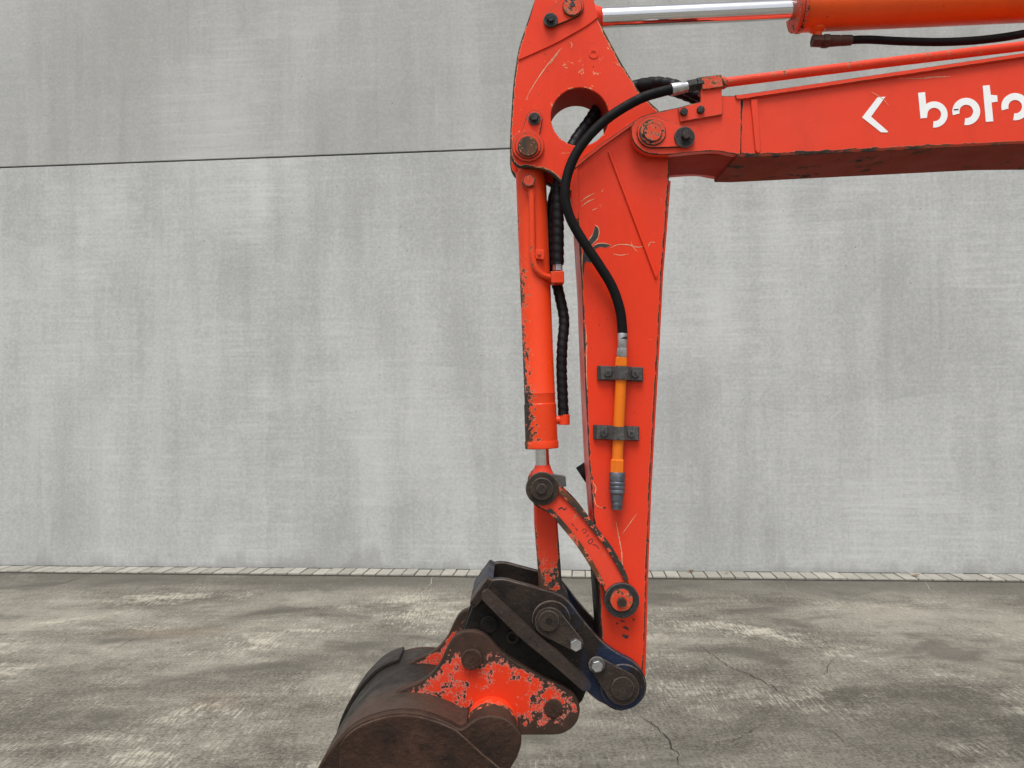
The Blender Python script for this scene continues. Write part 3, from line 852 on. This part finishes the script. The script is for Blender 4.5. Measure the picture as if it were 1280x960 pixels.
# upper pin, keeper, bolt
plate('keeper_plate', hull2((715.5, 7), 14.5, (688.5, 24.5), 9), YK - 0.013, 0.009, M['paint'], arm, bevel=0.0015, wear=0.0035)
disc('pivot_pin', (715.5, 7.5), 12.5, YK - 0.020, -YK + 0.02, M['pin_paint'], arm, bevel=0.003)
disc('pin_center', (715.5, 5), 3.2, YK - 0.022, YK - 0.018, M['chip'], arm, n=6, bevel=0.0005)
disc('washer', (688.5, 24.5), 9, YK - 0.018, YK - 0.012, M['washer'], arm, bevel=0.001)
bolt((688, 24), 5.2, YK - 0.017, 0.012, M['washer'], arm)
# left pin of the bucket cylinder
disc('pin_boss', (660, 182), 20.5, YK - 0.012, YK + 0.002, M['paint'], arm, bevel=0.003)
disc('pin_collar', (660, 182), 16.5, YK - 0.018, YK - 0.010, M['paint'], arm, bevel=0.0025)
disc('pivot_pin', (660, 182.5), 13, YK - 0.026, -YK + 0.02, M['pin_bare'], arm, bevel=0.003)
plate('keeper_plate', hull2((660.5, 178), 12, (668, 147.5), 10), YK - 0.008, 0.009, M['paint'], arm, bevel=0.0015, wear=0.0035)
disc('washer', (668, 148), 8, YK - 0.013, YK - 0.007, M['washer'], arm, bevel=0.001)
bolt((667.5, 147.5), 5.0, YK - 0.012, 0.012, M['washer'], arm, rot=0.1)
disc('plug', (742, 67), 6.2, YK - 0.002, YK + 0.001, M['paint'], arm, hole=3.2, bevel=0.0008)
# pipe and clamps on the arm's near face
YC = -0.110
ap = tube('hydraulic_pipe', [W(777, 446, YC), W(776, 480, YC), W(773.5, 530, YC), W(771.8, 576, YC)], 0.0163, M['paint_pipe'], ex, step=0.05, n=24)
lathe('collar', W(777, 447, YC), W(776.6, 458, YC), [(0, 0.0195), (1, 0.0195)], M['paint_pipe'], ap, n=6, bevel=0.0015)
lathe('hex_adapter', W(771.9, 574, YC), W(771.4, 591, YC), [(0, 0.019), (0.06, 0.0215), (1, 0.0215)], M['paint_pipe'], ap, n=6, bevel=0.0015)
lathe('quick_release', W(771.5, 590, YC), W(771, 637, YC), [(0, 0.022), (0.03, 0.0235), (0.22, 0.0235), (0.24, 0.0215), (0.27, 0.0235), (0.33, 0.0235), (0.35, 0.022), (0.38, 0.0235), (0.44, 0.0235), (0.46, 0.022), (0.49, 0.0235), (0.55, 0.0235),
       (0.58, 0.0195), (0.76, 0.019), (0.77, 0.0165), (0.8, 0.0165), (0.81, 0.0175), (0.88, 0.0175), (0.89, 0.0150), (0.92, 0.0150), (0.93, 0.0170), (0.99, 0.0165), (1, 0.012)], M['coupling'], ap, n=32, sharp=40)
for (cx, cy) in ((776, 467), (771, 541)):
    cl = plate('clamp_base', [(cx - 29, cy - 10), (cx + 28, cy - 8), (cx + 28, cy + 10), (cx - 29, cy + 8)], YA - 0.012, 0.013, M['chip'], arm, bevel=0.0015)
    # bent strap: flat ears, raised over the pipe
    a0 = W(cx - 26, cy - 0.8, YA); a1 = W(cx + 26, cy + 0.8, YA)
    hw = 8.2 * S(YA)
    prof = [(-26, 0.016), (-12.5, 0.016), (-9.5, 0.034), (-6, 0.046), (0, 0.049), (6, 0.046), (9.5, 0.034), (12.5, 0.016), (26, 0.016)]
    bm = bmesh.new()
    rows = []
    for x, d in prof:
        p = W(cx + x, cy + x * 0.03, YA)
        rows.append([bm.verts.new((p.x, YA - d, p.z + hw)), bm.verts.new((p.x, YA - d, p.z - hw)),
                     bm.verts.new((p.x, YA - d + 0.006, p.z - hw)), bm.verts.new((p.x, YA - d + 0.006, p.z + hw))])
    for r1, r2 in zip(rows, rows[1:]):
        for k in range(4):
            bm.faces.new((r1[k], r1[(k + 1) % 4], r2[(k + 1) % 4], r2[k]))
    bm.faces.new(rows[0]); bm.faces.new(rows[-1])
    finish('clamp_strap', bm, M['clamp'], arm, 0.0012)
    for x in (-17, 17):
        bolt((cx + x, cy + x * 0.03), 5.0, YA - 0.015, 0.007, M['clamp'], arm, rot=0.4, Yref=YA)
        disc('bolt_recess', (cx + x, cy + x * 0.03), 2.4, YA - 0.0226, YA - 0.0218, M['chip'], arm, n=6, bevel=0, Yref=YA)
# scrapes through the paint
def chip_patch(pts, Y, parent):
    big = [((x - 744) * 1.0 + 744, y) for x, y in pts]
    plate('paint_chip', pts, Y - 0.0010, 0.0004, M['chip'], parent, bevel=0)
    cxm = sum(p[0] for p in pts) / len(pts); cym = sum(p[1] for p in pts) / len(pts)
    halo = []
    for x, y in pts:
        dx, dy = x - cxm, y - cym
        L = math.hypot(dx, dy) or 1
        k = 1.0 + random.uniform(-0.4, 0.5)
        halo.append((x + dx / L * k, y + dy / L * k))
    plate('paint_chip', halo, Y - 0.0005, 0.0004, M['scratch'], parent, bevel=0)
chip_patch(smooth([(744, 282, 1), (748, 286), (747.5, 296), (742, 303), (737, 309), (733.5, 313, 1), (735.5, 302), (740, 295), (742.5, 288)], 3), YA, arm)
chip_patch(smooth([(741, 309, 1), (747, 305), (755, 304.5), (763, 306, 1), (758, 309), (749, 308.5), (744, 311)], 3), YA, arm)
chip_patch(smooth([(729, 312, 1), (737, 309), (742, 318), (743, 326, 1), (737, 328), (731.5, 327), (729.5, 340), (728.5, 347, 1), (728, 330)], 3), YA, arm)
for pts, w in (([(726, 252), (734, 246), (744, 241)], 1.1), ([(727, 258), (735, 252), (744, 248)], 1.1), ([(740, 263), (747, 260)], 0.8),
               ([(763, 310), (772, 306), (785, 306), (797, 309), (808, 307)], 1.0), ([(766, 317), (776, 319), (786, 317)], 0.9), ([(789, 302), (791, 308), (797, 315)], 0.8),
               ([(810, 309), (813, 303), (819, 303)], 0.8), ([(732, 405), (733.5, 430), (733, 460), (734, 488)], 1.0), ([(770, 652), (773, 668), (777, 690), (778, 705), (781, 722)], 1.3),
               ([(778, 667), (786, 656), (796, 642)], 0.8), ([(740, 594), (742, 604), (745, 610), (743, 622), (746, 632), (754, 635)], 1.0), ([(752, 240), (754, 237)], 0.8)):
    ribbon('scratch', pts, w, M['scratch'], arm, YA - 0.0006)
for pts, w in (([(754, 634.5), (757, 635)], 3.0), ([(739, 592), (741, 600)], 1.6), ([(743, 616), (743.5, 622)], 1.8), ([(775, 775), (779, 777), (781, 776)], 2.2), ([(778, 784), (783, 785), (786, 788)], 2.6),
               ([(770, 780), (773, 779)], 2.0), ([(791, 776), (793, 773)], 2.0), ([(778, 793), (782, 796), (786, 795)], 4.0), ([(732, 432), (734, 428)], 1.4), ([(733, 490), (735, 488)], 1.4)):
    ribbon('paint_chip', pts, w, M['chip'], arm, YA - 0.0007, jitter=0.5)
for pts, w in (([(657, 125), (666, 108), (680, 87), (695, 68), (702, 60)], 1.1), ([(688, 80), (693, 72), (698, 67)], 0.9), ([(712, 52), (715, 55), (714, 60)], 0.9), ([(705, 84), (710, 85)], 0.9)):
    ribbon('scratch', pts, w, M['scratch'], arm, YK - 0.0006)
# small grey stub on the far side of the arm
tube('hose_stub', [W(760, 574, 0.115), W(740, 587, 0.115), W(727, 595.5, 0.115)], 0.034, M['rubber'], arm, n=20, step=0.02)

# ---- bucket cylinder
def BX(py): return W(663.6 + (py - 220) * 0.0403, py, 0.0)
bcyl = lathe('bucket_cylinder', BX(214), BX(552), [(0, 0.040), (0.01, 0.0475), (0.82, 0.0480), (0.823, 0.0492), (0.83, 0.0480), (0.86, 0.0480), (0.863, 0.0500), (0.98, 0.0505), (1, 0.0505)], M['paint_cyl'], ex, n=56)
lathe('rod', BX(545), BX(592), [(0, 0.0228), (1, 0.0228)], M['chrome'], bcyl, n=40)
lathe('gland', BX(551), BX(560.5), [(0, 0.0520), (0.1, 0.0528), (0.9, 0.0528), (1, 0.0500)], M['paint_cyl'], bcyl, n=48)
pb = BX(197)
lathe('barrel_eye', pb + Vector((0, 0.048, 0)), pb + Vector((0, -0.048, 0)), [(0, 0.048), (1, 0.048)], M['paint'], bcyl, n=40, bevel=0.004)
lathe('barrel_neck', BX(193), BX(216), [(0, 0.040), (1, 0.041)], M['paint'], bcyl, n=32)
pe = W(678, 611, 0.0)
lathe('rod_eye', pe + Vector((0, 0.040, 0)), pe + Vector((0, -0.040, 0)), [(0, 0.046), (1, 0.046)], M['paint_worn'], bcyl, n=40, bevel=0.004)
lathe('rod_neck', BX(581), BX(600), [(0, 0.0235), (0.25, 0.027), (1, 0.042)], M['paint_link'], bcyl, n=32)
YT = -0.052
bolt((661, 228), 8.6, YT, 0.020, M['pin_paint'], bcyl, rot=0.25)
disc('washer', (661, 228.5), 9, YT - 0.004, YT + 0.012, M['paint_cyl'], bcyl)
plate('pipe_boss', [(659.5, 234), (669, 234), (669, 245), (660.5, 245)], YT - 0.008, 0.022, M['paint_cyl'], bcyl, bevel=0.002)
tube('oil_pipe', [W(664.5, 238, YT - 0.004), W(665, 260, YT - 0.004), W(665.6, 300, YT - 0.004), W(666.2, 322, YT - 0.004), W(669.5, 335, YT - 0.003), W(678, 344, YT + 0.004), W(692, 347.5, YT + 0.016)], 0.0095, M['paint_cyl'], bcyl, n=16, step=0.01)
plate('pipe_bracket', [(667, 311.5), (680.5, 312.5), (680, 324.5), (667, 323)], YT - 0.006, 0.016, M['paint_cyl'], bcyl, bevel=0.002, wear=0.003)
bolt((674, 317.5), 2.6, YT - 0.006, 0.005, M['pin_paint'], bcyl)
plate('port_block', [(688, 339), (705, 338.5), (705.5, 353.5), (689, 354)], -0.050, 0.05, M['paint_cyl'], bcyl, bevel=0.003, wear=0.003)
lathe('lower_port', W(690, 525, 0.0), W(709, 524.5, 0.0), [(0, 0.0135), (1, 0.0135)], M['paint_cyl'], bcyl, n=20, bevel=0.002)
lathe('port_elbow', W(705, 531, 0.0), W(705, 518, 0.0), [(0, 0.018), (1, 0.018)], M['paint_cyl'], bcyl, n=16, bevel=0.002)
# guarded hoses between bellcrank and cylinder
g1 = tube('hydraulic_hose', [W(910, 132, 0.03), W(876, 121, 0.035), W(850, 109, 0.04), W(825, 103.5, 0.045), W(800, 106, 0.045), W(772, 117, 0.04), W(752, 130, 0.03), W(735, 154, 0.01), W(718, 178, -0.01), W(703, 210, -0.02), W(697.5, 240, -0.025), W(697.5, 285, -0.026), W(697.5, 331, -0.026)],
          0.0165, M['guard'], ex, wrap=0.026, step=0.0045, n=18)
lathe('nut', W(697, 328, -0.026), W(697, 339, -0.026), [(0, 0.0165), (1, 0.0165)], M['zinc'], g1, n=6, bevel=0.0015)
lathe('end_sleeve', W(796, 108.5, 0.045), W(814, 106.5, 0.045), [(0, 0.021), (0.1, 0.0225), (0.9, 0.0225), (1, 0.021)], M['rubber'], g1, n=20)
g2 = tube('hydraulic_hose', [W(915, 138, 0.06), W(880, 128, 0.06), W(845, 115, 0.06), W(810, 107, 0.06), W(775, 118, 0.055), W(750, 140, 0.05), W(725, 175, 0.045), W(703, 218, 0.04), W(691, 250, 0.035), W(688.5, 290, 0.03), W(692, 335, 0.03), W(699.5, 370, 0.02), W(705, 400, 0.01),
          W(703, 430, 0.0), W(702, 460, 0.0), W(703.5, 500, 0.0), W(704.5, 520, 0.0)], 0.0150, M['guard'], ex, wrap=0.024, step=0.0045, n=18)
lathe('nut', W(704.5, 512, 0), W(704.5, 521, 0), [(0, 0.014), (1, 0.014)], M['rubber'], g2, n=6, bevel=0.0015)

# ---- links
YI = -0.118
link_pts = smooth([(662, 605), (664, 622), (670, 633), (686, 642), (703.5, 661), (721.5, 683.5), (737.5, 708), (751, 732), (757, 745), (757, 757), (764, 768), (777, 772), (791, 768), (798, 754), (796, 741), (787, 731), (778, 708.5), (763, 682), (747, 661.5), (727, 635.5), (706, 614.5), (697.5, 603), (688, 594), (674, 591)], 5)
inner_pts = smooth([(690, 634), (708, 652), (729, 681), (745, 707), (757, 733), (777, 738), (779, 728), (768, 710), (752, 685), (737, 666), (718, 643), (702, 626), (694, 626)], 5)
def curved_link(Y0, near):
    o = plate('side_link', link_pts, Y0, 0.030, M['paint_link'] if near else M['paint_worn'], ex, bevel=0.005, segs=3, Yref=YI, wear=0.008)
    return o
sl = curved_link(YI, True)
plate('raised_rim', smooth([(701, 611.5, 1), (707.5, 615.5), (727.5, 635), (747.5, 661), (763.5, 681.5), (779, 707.5), (786, 725, 1), (781, 727, 1), (772.5, 710), (757.5, 685), (742, 665), (722.5, 640.5), (703.5, 621.5), (698, 618, 1)], 4), YI - 0.009, 0.011, M['paint_rim'], sl, bevel=0.002)
plate('raised_rim', smooth([(683, 639, 1), (688.5, 643.5), (704, 661.5), (722, 684), (738, 709), (751, 732, 1), (756.5, 731, 1), (744, 707), (727.5, 681), (709.5, 658), (693.5, 640), (687.5, 635.5, 1)], 4), YI - 0.008, 0.010, M['paint_rim'], sl, bevel=0.002)
sr = curved_link(0.088, False)
# cast marks, half worn away
for pts, w in (([(727.5, 664), (730, 661), (733, 663), (731, 666), (729, 666)], 0.8), ([(733, 671), (736, 668.5)], 0.8), ([(735, 676), (739.5, 673.5), (741, 676.5), (737, 680), (735, 676)], 0.9), ([(741, 681), (745, 681.5), (749, 686)], 0.9),
               ([(698, 637), (702, 634.5), (705, 637), (708, 635)], 1.5), ([(714, 654), (718, 658)], 0.9), ([(719, 660), (722, 663)], 1.0)):
    ribbon('cast_mark', pts, w, M['chip'], sl, YI - 0.0006, taper=False)
disc('pin_washer', (678, 611), 20.8, YI - 0.012, YI + 0.004, M['pin'], sl, bevel=0.003)
disc('pin_cap', (677.5, 611.5), 14.2, YI - 0.024, YI - 0.010, M['pin'], sl, bevel=0.003)
disc('pivot_pin', (677, 611.5), 6.6, YI - 0.031, 0.13, M['pin'], sl, bevel=0.003)
plate('grease_block', [(690, 593), (697, 594), (707, 595.5), (708, 608), (699, 610)], YI + 0.006, 0.03, M['clamp'], sl, bevel=0.002)
disc('pin_washer', (777.5, 751), 21.8, YI - 0.012, YI + 0.004, M['washer'], sl, n=44, bevel=0.003)
disc('pin_cap', (777, 750), 14.6, YI - 0.017, YI - 0.010, M['pin_paint'], sl, bevel=0.002)
bolt((777, 752), 6.4, YI - 0.016, 0.012, M['pin'], sl, rot=0.2)
# straight push link in the middle
YS = -0.048
ps = plate('push_link', smooth([(667.5, 620, 1), (668.5, 660, 1), (674, 728, 1), (674, 745), (666, 765), (664, 785), (676, 800), (694, 802), (708, 792), (712, 770), (712, 750), (704, 735), (702, 722, 1), (697.5, 660, 1), (696, 620, 1)], 5), YS, 0.096, M['paint_push'], ex, bevel=0.008, segs=3, wear=0.01)

# ---- quick coupler
YQ = -0.132
cp = smooth([(602, 747, 1), (604, 735), (614, 725.5), (630, 724), (650, 729), (672.5, 735), (696, 742), (711, 752), (729, 775), (752, 801), (771, 815.5), (793, 828), (805, 843), (808.5, 859), (804, 874), (793, 883), (781, 886), (765, 884), (747, 876), (733, 864, 1), (733, 853, 1)], 5)
coup = plate('quick_coupler', cp, YQ, 0.028, M['coupler'], ex, bevel=0.004, wear=0.006)
plate('side_plate', cp, -YQ - 0.028, 0.028, M['coupler'], coup, bevel=0.004, Yref=YQ, wear=0.006)
plate('stiffening_lip', smooth([(603, 741), (608, 739), (614, 742), (660, 784), (700, 818), (735, 850), (739, 857), (737, 863), (730, 864), (722, 858), (690, 830), (650, 797), (606, 753), (602, 747)], 5), YQ - 0.030, 0.032, M['lip'], coup, bevel=0.006, segs=3)
# cross plate closing the upper end
plate('cross_plate', [(587, 753), (609, 722), (617, 726), (603, 749), (594, 760), (588, 758)], YQ - 0.004, 0.268, M['coupler'], coup, bevel=0.003, wear=0.004)
# inner hook plates that hold the bucket pins
hk = smooth([(592, 756, 1), (603, 746, 1), (660, 786, 1), (735, 858, 1), (728, 876, 1), (712, 892), (694, 899), (676, 892), (668, 874, 1), (640, 846, 1), (612, 836), (596, 842), (578, 838), (572, 820), (576, 800), (584, 775)], 4)
for y in (-0.098, 0.070):
    plate('hook_plate', hk, y, 0.028, M['coupler_in'], coup, bevel=0.003, Yref=-0.098, wear=0.005)
disc('boss', (611, 781), 10.5, -0.106, -0.096, M['coupler_in'], coup, bevel=0.002)
disc('boss', (640.5, 797), 8, -0.108, -0.096, M['coupler'], coup, hole=4.6, bevel=0.002)
# upper pin
disc('pin_boss', (689, 775.5), 24, YQ - 0.008, YQ + 0.002, M['coupler'], coup, bevel=0.003)
plate('keeper_plate', hull2((687, 778), 18.5, (720, 805), 9.5), YQ - 0.020, 0.013, M['pin'], coup, bevel=0.002, wear=0.0035)
disc('pivot_pin', (686, 776.5), 13, YQ - 0.028, 0.15, M['pin'], coup, bevel=0.003)
disc('grease_hole', (686.5, 777), 4.2, YQ - 0.0287, YQ - 0.027, M['coupler_in'], coup, bevel=0)
bolt((719.5, 805), 7.6, YQ - 0.020, 0.016, M['zinc'], coup, rot=0.5)
# lower pin
disc('pin_boss', (779, 859), 28, YQ - 0.007, YQ + 0.002, M['coupler'], coup, bevel=0.003)
plate('keeper_plate', hull2((778.5, 861), 21, (746.5, 831.5), 10), YQ - 0.019, 0.013, M['pin'], coup, bevel=0.002, wear=0.0035)
disc('pivot_pin', (778.5, 861), 14.5, YQ - 0.027, 0.15, M['pin'], coup, bevel=0.003)
disc('washer', (746, 831.5), 10, YQ - 0.026, YQ - 0.018, M['clamp'], coup, bevel=0.0015)
bolt((746, 831.5), 7.2, YQ - 0.026, 0.014, M['zinc'], coup, rot=0.2)
disc('arm_bushing', (776, 862), 26, -0.100, 0.100, M['coupler_in'], coup, bevel=0.003)

# ---- bucket
YE = -0.140
ear_pts = smooth([(492, 868, 1), (507, 860), (531, 849), (548, 832), (559, 810), (567, 797), (578, 790.5), (594, 789.5), (610, 797), (628, 816), (650, 831), (678, 847), (706, 859.5), (719, 869), (725, 887), (719, 906), (702, 917.5), (680, 919, 1), (640, 919, 1), (600, 930, 1), (520, 930, 1), (480, 900, 1)], 5)
YSD = -0.285                                    # near side of the bucket
prof = [(582, 909), (574, 911.5), (560, 904), (537, 895), (512, 890.5), (487, 891.5), (459, 899), (440, 909), (422, 926), (408, 943), (395, 964), (384, 990), (378, 1020), (382, 1060), (398, 1100), (428, 1135), (470, 1158), (520, 1170), (575, 1174)]
lobe = [(582, 909), (590, 902), (602, 896.5), (619, 895), (636, 901), (647, 912), (652, 926), (647, 946), (637, 964), (622, 1000), (606, 1050), (590, 1110), (575, 1174)]
side = smooth([p + (1,) if i in (0, len(prof) - 1) else p for i, p in enumerate(prof)], 4, closed=False) + smooth([p for p in reversed(lobe)], 4, closed=False)[1:-1]
bucket = plate('bucket', side, YSD, 0.026, M['bucket'], ex, bevel=0.006, segs=3, wear=0.008)
plate('side_plate', side, -YSD - 0.026, 0.026, M['bucket'], bucket, bevel=0.006, segs=3, Yref=YSD)
# curved shell between the sides
sh = to_xz(smooth(prof, 5, closed=False), YSD)
n = len(sh)
inner = []
for i, (x, z) in enumerate(sh):
    a = sh[max(i - 1, 0)]; b = sh[min(i + 1, n - 1)]
    dx, dz = b[0] - a[0], b[1] - a[1]
    L = math.hypot(dx, dz)
    inner.append((x - dz / L * 0.016, z + dx / L * 0.016))
bm = bmesh.new()
ys = [YSD + 0.026 + (-2 * YSD - 0.052) * k / 8 for k in range(9)]
rows = [[[bm.verts.new((x, y, z)) for x, z in lp] for y in ys] for lp in (sh, inner)]
for lp in rows:
    for j in range(8):
        for i in range(n - 1):
            bm.faces.new((lp[j][i], lp[j][i + 1], lp[j + 1][i + 1], lp[j + 1][i]))
for j in range(8):
    for i in (0, n - 1):
        bm.faces.new((rows[0][j][i], rows[0][j + 1][i], rows[1][j + 1][i], rows[1][j][i]))
for j in (0, 8):
    for i in range(n - 1):
        bm.faces.new((rows[0][j][i], rows[0][j][i + 1], rows[1][j][i + 1], rows[1][j][i]))
finish('shell', bm, M['shell'], bucket, sharp=50)
# wear strip welded round the back of the shell
bm = bmesh.new()
i0, i1 = 28, 62
out_ = []
for i in range(i0, i1):
    a = sh[i - 1]; b = sh[i + 1]
    dx, dz = b[0] - a[0], b[1] - a[1]
    L = math.hypot(dx, dz)
    out_.append((sh[i][0] + dz / L * 0.012, sh[i][1] - dx / L * 0.012))
for y0, y1 in ((0.15, 0.285),):
    extrude_xz(bm, sh[i0:i1] + out_[::-1], None, y0, y1)
finish('wear_strip', bm, M['shell'], bucket, 0.003, sharp=40)
# torque tube along the mouth's upper edge
tb = W(613, 931, YSD)
lathe('torque_tube', (tb.x, YSD + 0.02, tb.z), (tb.x, -YSD - 0.02, tb.z), [(0, 0.076), (1, 0.076)], M['paint_tube'], bucket, n=48)
ears = [plate('ear', ear_pts, YE, 0.030, M['paint_ear'], bucket, bevel=0.004, Yref=YE, wear=0.012),
        plate('ear', ear_pts, -YE - 0.030, 0.030, M['paint_ear'], bucket, bevel=0.004, Yref=YE, wear=0.012)]
disc('ear_pin', (589.5, 825), 13, YE - 0.020, -YE + 0.02, M['bucket'], bucket, bevel=0.004)
disc('ear_pin', (692, 886), 11.5, YE - 0.006, -YE + 0.02, M['bucket'], bucket, bevel=0.003)
# wear strip welded over the heel of the near side, and a patch on the back
plate('wear_plate', smooth([(424, 932, 1), (437, 916), (460, 903), (488, 895.5), (512, 894.5), (536, 899), (560, 908), (575, 917), (600, 940, 1), (634, 968, 1), (612, 1020, 1), (560, 1120, 1), (480, 1130, 1), (424, 1080, 1)], 4), YSD - 0.008, 0.010, M['bucket'], bucket, bevel=0.004, wear=0.006)
# cutting edge and teeth
e0 = to_xz([(575, 1174)], YSD)[0]
bm = bmesh.new()
extrude_xz(bm, [(e0[0] - 0.10, e0[1] + 0.004), (e0[0] + 0.10, e0[1] - 0.0), (e0[0] + 0.12, e0[1] + 0.008), (e0[0] - 0.10, e0[1] + 0.026)], None, YSD - 0.006, -YSD + 0.006)
finish('cutting_edge', bm, M['shell'], bucket, 0.002)
for k in range(4):
    yc = YSD + 0.05 + k * (-2 * YSD - 0.10) / 3
    bm = bmesh.new()
    extrude_xz(bm, [(e0[0] + 0.05, e0[1] - 0.005), (e0[0] + 0.21, e0[1] + 0.0), (e0[0] + 0.21, e0[1] + 0.010), (e0[0] + 0.11, e0[1] + 0.044), (e0[0] + 0.05, e0[1] + 0.044)], None, yc - 0.028, yc + 0.028)
    finish('tooth', bm, M['shell'], bucket, 0.003)
